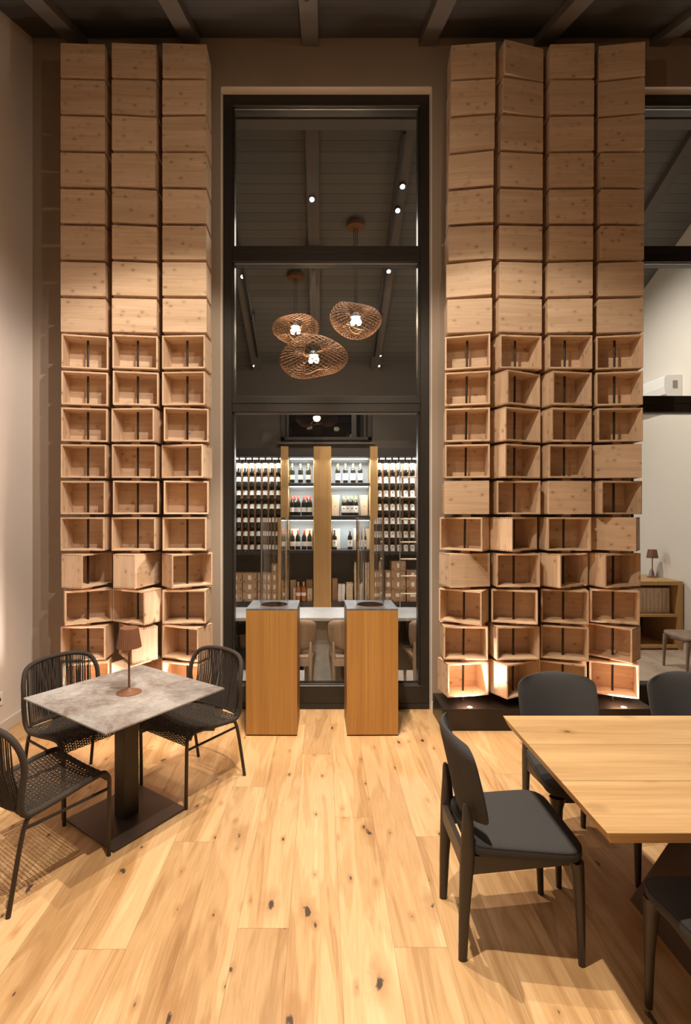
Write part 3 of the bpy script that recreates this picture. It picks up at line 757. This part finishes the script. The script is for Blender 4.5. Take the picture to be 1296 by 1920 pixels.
for x0, x1 in ((-2.3, -.68), (.915, 2.3)):
    MB().box(x0, x1, .22, .25, 1.10, 2.62).build('rack_panel', M['rack'], u)
    MB().box(x0, x1, .30, .33, .17, 2.66).build('back_panel', M['dark'], u)
    MB().box(x0, x1, .0, .30, 1.05, 1.10).build('shelf', M['black'], u)
    MB().box(x0, x1, .0, .30, .17, .265).build('shelf', M['black'], u)
    MB().box(x0, x1, .24, .255, 2.648, 2.658).build('led_strip', M['led'], u)
    b = MB(); b.box(x0, x1, .05, .22, 1.975, 2.005); b.build('rack_board', M['rack'], u)
    b = MB()
    for r in range(7): b.box(x0, x1, .12, .225, 2.400 - r * .2255, 2.410 - r * .2255)
    b.build('rack_ledge', M['rack'], u)
    xx = x0 + .07; b = MB(); step = .11
    for k in range(14):
        cxx = (-.73 - .11 * k - .055) if x0 < 0 else (.955 + .11 * k + .055)
        b.box(cxx - .016, cxx + .016, .10, .225, 1.11, 2.56)
    b.build('rack_slats', M['rack'], u)

def make_bottle(bm_, lab, cap, lz, emb=False, label=''):
    o = MB().lathe([(.030, 0), (.036, .004), (.0375, .02), (.0375, .185), (.034, .205), (.022, .225), (.0145, .24), (.0135, .285), (.0135, .297)], 20).build('wine_bottle', bm_)
    tag(o, label, 'bottle')
    b = MB(); n = 14; a0 = R(-90 - 80); mi = b.mi(lab)
    lo = [b.bm.verts.new((.0382 * math.cos(a0 + R(160) * k / n), .0382 * math.sin(a0 + R(160) * k / n), lz[0])) for k in range(n + 1)]
    hi = [b.bm.verts.new((.0382 * math.cos(a0 + R(160) * k / n), .0382 * math.sin(a0 + R(160) * k / n), lz[1])) for k in range(n + 1)]
    for k in range(n): b.face([lo[k], lo[k + 1], hi[k + 1], hi[k]], mi, True)
    if emb:
        zc = (lz[0] + lz[1]) / 2 + .012; mi = b.mi(M['emblem']); ring = []
        for k in range(14):
            a = 2 * PI * k / 14; xx = .012 * math.cos(a); ring.append(b.bm.verts.new((xx, -math.sqrt(.0389 ** 2 - xx * xx), zc + .012 * math.sin(a))))
        b.face(ring, mi)
    b.build('label', None, o)
    MB().lathe([(.0150, .245), (.0152, .299), (.012, .301)], 14).build('capsule', cap, o)
    return o
def bot(src, loc, label, group, tilt=0., rz=0.):
    return dup(src, loc, label=label, group=group, rot=(tilt, 0, rz))
LZ = (.045, .135)
b_plain_gold = make_bottle(M['bottle'], M['cream'], M['gold'], (.055, .125))
b_plain_red = make_bottle(M['bottle'], M['label'], M['red'], (.055, .125))
b_emb_gold = make_bottle(M['bottle'], M['label'], M['gold'], (.045, .150), True)
b_emb_dark = make_bottle(M['bottle'], M['label'], M['purple'], (.045, .150), True)
b_rose = make_bottle(M['rose'], M['label'], M['gold'], (.09, .14))
r_red = make_bottle(M['bottle'], M['label'], M['red'], (.095, .175))
r_gold = make_bottle(M['bottle'], M['label'], M['gold'], (.095, .175))
r_dark = make_bottle(M['bottle'], M['label'], M['purple'], (.065, .175), True)
r_egold = make_bottle(M['bottle'], M['label'], M['gold'], (.065, .175), True)
used = set()
def put(src, loc, label, group, tilt=0., rz=0.):
    if src.name not in used:
        used.add(src.name); src.location = loc; src.rotation_euler = (tilt, 0, rz); src['label'] = label; src['group'] = group; return src
    return bot(src, loc, label, group, tilt, rz)
rowz = [2.372 - .2255 * r for r in range(7)]
for r in range(7):
    for k in range(8):
        x = -.727 - .11 * k
        src = r_red if k >= 4 else r_gold
        put(src, (x, YF + .045, rowz[r] + .01), 'dark wine bottle in left rack, %s row from top, %s from the oak post' % (ords[r], ords[k]), 'bottles in the left rack', R(-17))
    for k in range(6):
        x = .955 + .1095 * k
        src = r_egold if k >= 4 else r_dark
        put(src, (x, YF + .045, rowz[r] + .01), 'dark wine bottle in right rack, %s row from top, %s from the oak post' % (ords[r], ords[k]), 'bottles in the right rack', R(-17))
def pxx(px, y): return (px - 604) * y / 955
def row(src, pxs, z, y, text, grp, tall=1.):
    n = len(pxs)
    for i, p in enumerate(pxs):
        o = put(src, (pxx(p, y[i] if isinstance(y, (list, tuple)) else y), y[i] if isinstance(y, (list, tuple)) else y, z), text % ords[i], grp)
        o.scale = (1.08, 1.08, 1.08)
row(b_plain_gold, (548, 563.6, 578.5), 2.231, 8.5, 'cream-labelled wine bottle on top left shelf, %s from left', 'bottles on the upper left shelf')
row(b_plain_red, (547.6, 553.0, 559.5, 570, 575.4, 581.2), 1.691, [8.46, 8.55, 8.46, 8.46, 8.55, 8.46], 'red-capped wine bottle on middle left shelf, %s from left', 'bottles on the middle left shelf')
row(b_plain_red, (548.2, 558.7, 570.4, 580.7), 1.126, 8.46, 'red-capped wine bottle on lower left shelf, %s from left', 'bottles on the lower left shelf')
row(b_emb_gold, (633.5, 647.9, 662.2, 675.7), 2.231, 8.5, 'gold-capped emblem bottle on top right shelf, %s from left', 'bottles on the upper right shelf')
row(b_emb_gold, (644.8, 652.2, 660.0, 667.6), 1.691, [8.56, 8.45, 8.45, 8.56], 'gold-capped emblem bottle on middle right shelf, %s from left', 'bottles on the middle right shelf')
row(b_emb_dark, (627.3, 656.4, 676.5), 1.126, 8.46, 'dark-capped emblem bottle on lower right shelf, %s from left', 'bottles on the lower right shelf')
row(b_rose, (559.3, 569.5), .266, 8.46, 'amber rose wine bottle on the bottom shelf, %s from left', 'rose bottles on the bottom shelf')
# pale wooden gift boxes on the shelves
def wbox(px0, px1, z, h, y, d, label, rz=0., m='pale_pine', nm='wooden_wine_box', cat='box', grp='pale wooden wine boxes'):
    xa, xb = pxx(px0, y), pxx(px1, y); w_ = xb - xa
    o = thing(nm, label, cat, ((xa + xb) / 2, y + d / 2, z), rz, grp)
    MB().box(-w_ / 2, w_ / 2, -d / 2, d / 2, 0, h, bev=.002).build('body', M[m], o)
    if h > .2: MB().lathe([(.009, 0), (.009, .001)], 12).build('mark', M['emblem'], o).matrix_local = Matrix.Translation((0, -d / 2 - .0005, h * .45)) @ Matrix.Rotation(R(90), 4, 'X')
    return o
wbox(623.5, 637, 1.691, .345, 8.55, .1, 'pale wooden wine box left of the bottles on the middle right shelf', R(-14))
wbox(675.5, 689, 1.691, .345, 8.55, .1, 'pale wooden wine box right of the bottles on the middle right shelf', R(14))
wbox(545.5, 559.5, 1.126, .34, 8.58, .08, 'pale wooden wine box behind red-capped bottles, left on lower left shelf')
wbox(573.5, 586, 1.126, .34, 8.58, .08, 'pale wooden wine box behind red-capped bottles, right on lower left shelf')
wbox(624.5, 638, 1.126, .34, 8.58, .08, 'pale wooden wine box behind the left bottle on lower right shelf')
wbox(663.5, 670, 1.126, .345, 8.52, .09, 'narrow pale wooden wine box in middle of lower right shelf')
wbox(678.5, 691, 1.126, .345, 8.58, .08, 'pale wooden wine box at right end of lower right shelf')
wbox(544.5, 555, .266, .335, 8.52, .12, 'brown carton standing left of the amber bottles', m='card', nm='bottle_carton', grp='tall cartons on the bottom shelf')
wbox(550, 554.5, .266, .22, 8.46, .05, 'narrow pale wooden box left of the amber bottles')
wbox(574.5, 586, .266, .34, 8.53, .12, 'brown carton standing right of the amber bottles', m='card', nm='bottle_carton', grp='tall cartons on the bottom shelf')
wbox(576.5, 586, .266, .21, 8.46, .05, 'pale wooden box in front of the right brown carton')
wbox(623, 633, .266, .36, 8.5, .2, 'brown carton left of the white packs on the bottom shelf', m='card', nm='bottle_carton', grp='tall cartons on the bottom shelf')
def stack(px0, px1, n, th, y, d, text, grp, m='pale_pine', nm='flat_wooden_box'):
    xa, xb = pxx(px0, y), pxx(px1, y); w_ = xb - xa; rr = random.Random(int(px0)); first = None
    for i in range(n):
        lab = text % (ords[i] if i < 18 else '%s from top' % ords[n - 1 - i])
        if first is None:
            first = MB().box(-w_ / 2, w_ / 2, -d / 2, d / 2, 0, th - .0015, bev=.003).build(nm, M[m]); o = first
        else: o = first.copy(); C.objects.link(o)
        o.location = ((xa + xb) / 2 + rr.uniform(-.004, .004), y + d / 2, .266 + i * th); o.rotation_euler = (0, 0, rr.uniform(-.02, .02))
        tag(o, lab, 'box', grp)
for j, (a, c) in enumerate(((634, 640.2), (640.6, 647))):
    stack(a, c, 4, .071, 8.44, .1, 'white wrapped pack, %s from bottom of the ' + ('left', 'right')[j] + ' white pile', 'white packs on the bottom shelf', 'white', 'wrapped_pack')
stack(649.5, 662, 7, .043, 8.44, .2, 'flat pale wooden box, %s from bottom of the short wide pile', 'flat boxes in the short pile')
stack(664.5, 668.5, 15, .043, 8.5, .15, 'flat pale box, %s from bottom of the narrow tall pile', 'flat boxes in the narrow tall pile')
stack(675.5, 682, 15, .043, 8.5, .15, 'flat pale box, %s from bottom of the left tall pile', 'flat boxes in the left tall pile')
stack(684, 691, 15, .043, 8.5, .15, 'flat pale box, %s from bottom of the tall pile by the post', 'flat boxes in the right tall pile')
# cartons
def carton(px0, px1, zi, h, label, y=8.42, wide=False, grp='left'):
    xa, xb = pxx(px0, y), pxx(px1, y); w_ = xb - xa - .004
    o = thing('cardboard_carton', label, 'carton', ((xa + xb) / 2, y + .13, zi), random.uniform(-.02, .02), 'cardboard cartons under the %s rack' % grp)
    b = MB(); b.box(-w_ / 2, w_ / 2, -.13, .13, 0, h - .003, bev=.003, mat=M['card'])
    b.box(-w_ / 2 + .015, -w_ / 2 + .03, -.1312, -.129, .015, .035, mat=M['ink']); b.box(w_ / 2 - .03, w_ / 2 - .02, -.1312, -.129, .03, .07, mat=M['ink'])
    b.build('body', None, o)
    lw, lh = ((.045, .028) if wide else (.026, .036))
    MB().box(-lw, lw, -.1325, -.1302, h * .55 - lh, h * .55 + lh).build('label', M['label'], o)
levels = ('bottom', 'second level', 'third level', 'top')
for ci, (a, c, n) in enumerate(((428.5, 454, 3), (455, 481.5, 3), (483, 503, 3), (504, 526, 4))):
    for k in range(n):
        carton(a, c, .266 + k * .157, .157, 'cardboard carton under the left rack, %s of the %s stack from left' % (levels[k], ords[ci]))
for ci, (a, c, n) in enumerate(((708.5, 721.5, 4), (722.5, 733.6, 3), (734, 761, 4), (763, 786, 3))):
    for k in range(n):
        if ci == 0 and k == 3: continue
        hh = .20 if k == 0 else .157
        carton(a, c, .266 + (0 if k == 0 else .20 + (k - 1) * .157), hh, 'cardboard carton under the right rack, %s of the %s stack from left' % (levels[k], ords[ci]), wide=(k == 0), grp='right')
# ladder
t = thing('library_ladder', 'slim metal ladder with wooden rungs before the right bottle rack', 'ladder', (1.44, 8.1, 0))
for x in (-.2, .2): MB().box(x - .008, x + .008, -.015, .015, .04, 2.55).build('stile', M['steelbright'], t)
for z in (.45, .73, 1.0, 1.27, 1.635, 1.98, 2.3): MB().tube([(-.19, 0, z), (.19, 0, z)], .012, 10).build('rung', M['pale_pine'], t)
for x in (-.2, .2): MB().lathe([(.03, 0), (.03, .02)], 20).build('wheel', M['pblack'], t).matrix_local = Matrix.Translation((x - .01, 0, .03)) @ Matrix.Rotation(R(90), 4, 'Y')
# night window on the back wall
root = bpy.data.objects.new('window_3', None); C.objects.link(root); root['kind'] = 'structure'
xa, xb, za, zb = -.70, .845, 2.98, 3.66
b = MB()
for q in ((xa, xa + .06, za, zb), (xb - .06, xb, za, zb), (xa, xb, za, za + .05), (xa, xb, zb - .05, zb), (xa + .10, xa + .13, za + .05, zb - .05), (xb - .13, xb - .10, za + .05, zb - .05), (xb - .34, xb - .26, za + .05, zb - .05)): b.box(q[0], q[1], YB - .06, YB - .001, q[2], q[3])
b.build('frame', M['frame'], root)
MB().box(xa + .06, xb - .06, YB - .035, YB - .025, za + .05, zb - .05).build('glass_pane', M['nightglass'], root)
MB().box(xa - .05, xb + .05, YB - .11, YB - .001, za - .075, za - .045).build('sill', M['beam'], root)

# pendants -----------------------------------------------------------------
def pendant(px, py, y, wpx, hpx, label, ztop, seed):
    X = pxx(px, y); Z = 1.75 + (960 - py) * y / 955; Rm = wpx * y / 955 / 2; Hm = hpx * y / 955 / 2
    t = thing('pendant_lamp', label, 'lamp', (X, y, Z), 0, 'lattice pendants over the stone table')
    rr = random.Random(seed); ph = rr.uniform(0, 6.28); ph2 = {1: PI * .6, 2: PI, 5: PI * .45}[seed]
    def S(u, v):     # u around, v along the shell from inner top lip, over the bulge, to the inner lower lip
        a = R(128) - v * R(256); wv = math.cos(2 * u + ph) * .13 + .17 * math.cos(u + ph2)
        rad = Rm * (.56 + .44 * math.cos(a)) * (1 + .05 * math.cos(2 * u + ph2)) * (1.0 if abs(math.cos(a)) else 1)
        zz = Hm * .56 * math.copysign(abs(math.sin(a)) ** 1.35, a) + Hm * wv * (.55 + .6 * (1 - rad / Rm))
        return Vector((rad * math.cos(u), rad * math.sin(u), zz))
    b = MB(); n = 30; k = 26
    for fam in (-1, 1):
        for i in range(n):
            u0 = 2 * PI * i / n
            b.tube([S(u0 + fam * s / k * 2.3, s / k) for s in range(k + 1)], .0030, 4, caps=False)
    for v in (0, 1): b.tube([S(2 * PI * i / 48, v) for i in range(48)], .006, 6, closed=True)
    b.build('lattice_shade', M['lattice'], t)
    for j in range(3):
        a = 2 * PI * j / 3 + .4
        q = MB(); q.lathe([(.002, -.055), (.02, -.05), (.033, -.02), (.03, .0), (.014, .02), (.012, .035)], 16, c=(.045 * math.cos(a), .045 * math.sin(a), 0)); q.build('bulb', M['bulb'], t)
    b = MB(); b.lathe([(.07, .035), (.07, .05), (.02, .10)], 24); b.build('lamp_holder', M['pblack'], t)
    b = MB(); H = ztop - Z
    for dx in (-.018, 0, .018): b.tube([(dx, 0, .09), (dx * 1.2, 0, H - .03)], .0035, 6)
    b.build('cord', M['ink'], t)
    b = MB(); b.lathe([(.115, H - .03), (.115, H + .012)], 32); b.build('ceiling_rose', M['lattice'], t)
    point('pendant_glow', (X, y, Z), 10, (1, .78, .5), .08)
pendant(554, 618, 7.05, 90, 58, 'smallest wire lattice pendant lamp, hanging at the left', 8.17 - .445 * 7.05 - .02, 1)
pendant(667, 601, 6.35, 103, 76, 'wire lattice pendant lamp hanging highest, at the right', 8.17 - .445 * 6.35 - .02, 2)
pendant(588, 672, 6.62, 128, 84, 'largest wire lattice pendant lamp, hanging lowest in the middle', 8.17 - .445 * 6.62 - .12, 5)
# track spots of the back room
def track(x, y0, y1, lb):
    f_ = lambda y: 8.17 - .445 * y - .105
    b = MB(); b.hexa([(x - .016, y0, f_(y0) - .02), (x + .016, y0, f_(y0) - .02), (x + .016, y1, f_(y1) - .02), (x - .016, y1, f_(y1) - .02), (x - .016, y0, f_(y0)), (x + .016, y0, f_(y0)), (x + .016, y1, f_(y1)), (x - .016, y1, f_(y1))])
    tag(b.build('light_track', M['pblack']), lb, 'track')
track(.86, 5.3, 8.4, 'black light track on the right beam of the back room')
track(-1.07, 5.3, 8.4, 'black light track on the left beam of the back room')
def head(px, py, y, lb, tgt, lit=True):
    X = pxx(px, y); Z = 1.75 + (960 - py) * y / 955
    t = thing('spotlight', lb, 'light', (X, y, Z), 0, 'track spotlights of the back room')
    q = (Vector(tgt) - Vector((X, y, Z))).to_track_quat('-Z', 'Y').to_matrix().to_4x4()
    o = MB().lathe([(.034, .0), (.034, .11), (.02, .12)], 20).build('housing', M['pblack'], t); o.matrix_local = q
    o = MB().lathe([(.025, -.003), (.025, .001)], 20).build('lens', M['spotlens'] if lit else M['grey'], t); o.matrix_local = q
    MB().tube([(0, 0, .05), (0, 0, 8.17 - .445 * y - .11 - Z)], .008, 8).build('bracket', M['pblack'], t)
head(585, 374, 5.95, 'lit spotlight on the middle beam in the upper pane', (0, 2, 0))
head(755, 350, 5.80, 'lit spotlight, upper one of the pair on the right track', (.9, 3, 0))
head(746, 395, 6.05, 'lit spotlight, lower one of the pair on the right track', (.9, 3, 0))
head(729, 509, 6.88, 'lit spotlight at the top right of the middle pane', (.9, 4, 0))
head(455, 519, 6.95, 'lit spotlight at the top left of the middle pane', (-1, 4, 0))
head(474, 600, 7.65, 'unlit spotlight on the left track behind the pendants', (-1, 9, 0), False)
head(716, 590, 7.6, 'unlit spotlight on the right track behind the pendants', (1, 9, 0), False)

# air conditioner, cabinet and lamp by the white side wall --------------------
t = thing('air_conditioner', 'white wall air conditioner high on the white wall in the right window', 'air conditioner', (4.597, 6.95, 3.2))
b = MB(); b.hexa([(-.17, -.45, 0), (0, -.45, 0), (0, .45, 0), (-.17, .45, 0), (-.225, -.45, .08), (0, -.45, .30), (0, .45, .30), (-.225, .45, .08)])
b = MB()
prof = [(0, 0), (-.15, .0), (-.215, .06), (-.23, .15), (-.225, .27), (-.20, .30), (0, .305)]
A = [b.bm.verts.new((x, -.45, z)) for x, z in prof]; B_ = [b.bm.verts.new((x, .45, z)) for x, z in prof]
b.face(A); b.face(B_[::-1])
for i in range(len(prof)): b.face([A[i], A[(i + 1) % len(prof)], B_[(i + 1) % len(prof)], B_[i]])
b.build('body', M['white'], t)
MB().box(-.12, -.06, -.4525, -.449, .13, .23).build('display_panel', M['grey'], t)
t = thing('wooden_cabinet', 'low open oak cabinet against the white wall in the right window', 'cabinet', (4.07, 6.83, 0))
hw = .51
MB().box(-hw, hw, -.37, .37, .82, .87, bev=.002).build('top_board', M['post'], t)
for s in (-1, 1):
    xa, xb = sorted((s * hw, s * (hw - .06))); MB().box(xa, xb, -.37, .37, 0, .82).build('side_board', M['post'], t)
MB().box(-hw + .06, hw - .06, -.35, .35, .415, .445).build('shelf', M['post'], t)
MB().box(-hw + .06, hw - .06, -.37, .37, .02, .05).build('bottom_board', M['post'], t)
MB().box(-hw + .06, hw - .06, .35, .365, .05, .82).build('back_board', M['dark'], t)
for k in range(6):
    y = 6.58; xc = pxx(1256.3 - 14.7 * k - 7.3, 6.58)
    o = thing('wooden_wine_box', 'upright wooden wine box on the cabinet shelf, %s from right' % ords[k], 'box', (xc, y + .13, .446), 0, 'upright wine boxes in the cabinet')
    MB().box(-.049, .049, -.13, .13, 0, .322 if k < 5 else .2, bev=.002).build('body', M['pale_pine'], o)
    b = MB()
    for j in range(6): b.box(-.004, .006, -.1312, -.129, .05 + j * .035, .066 + j * .035)
    b.build('lettering', M['emblem'], o)
lamp((4.45, 6.86, .87), 'smooth brown table lamp on the oak cabinet in the right window', False)
o = MB().lathe([(.036, 0), (.034, .03), (.022, .08), (.010, .10), (.002, .104)], 24).build('cone_ornament', M['grey']); o.location = (4.53, 7.0, .87)
tag(o, 'small grey rounded cone ornament beside the cabinet lamp', 'ornament')
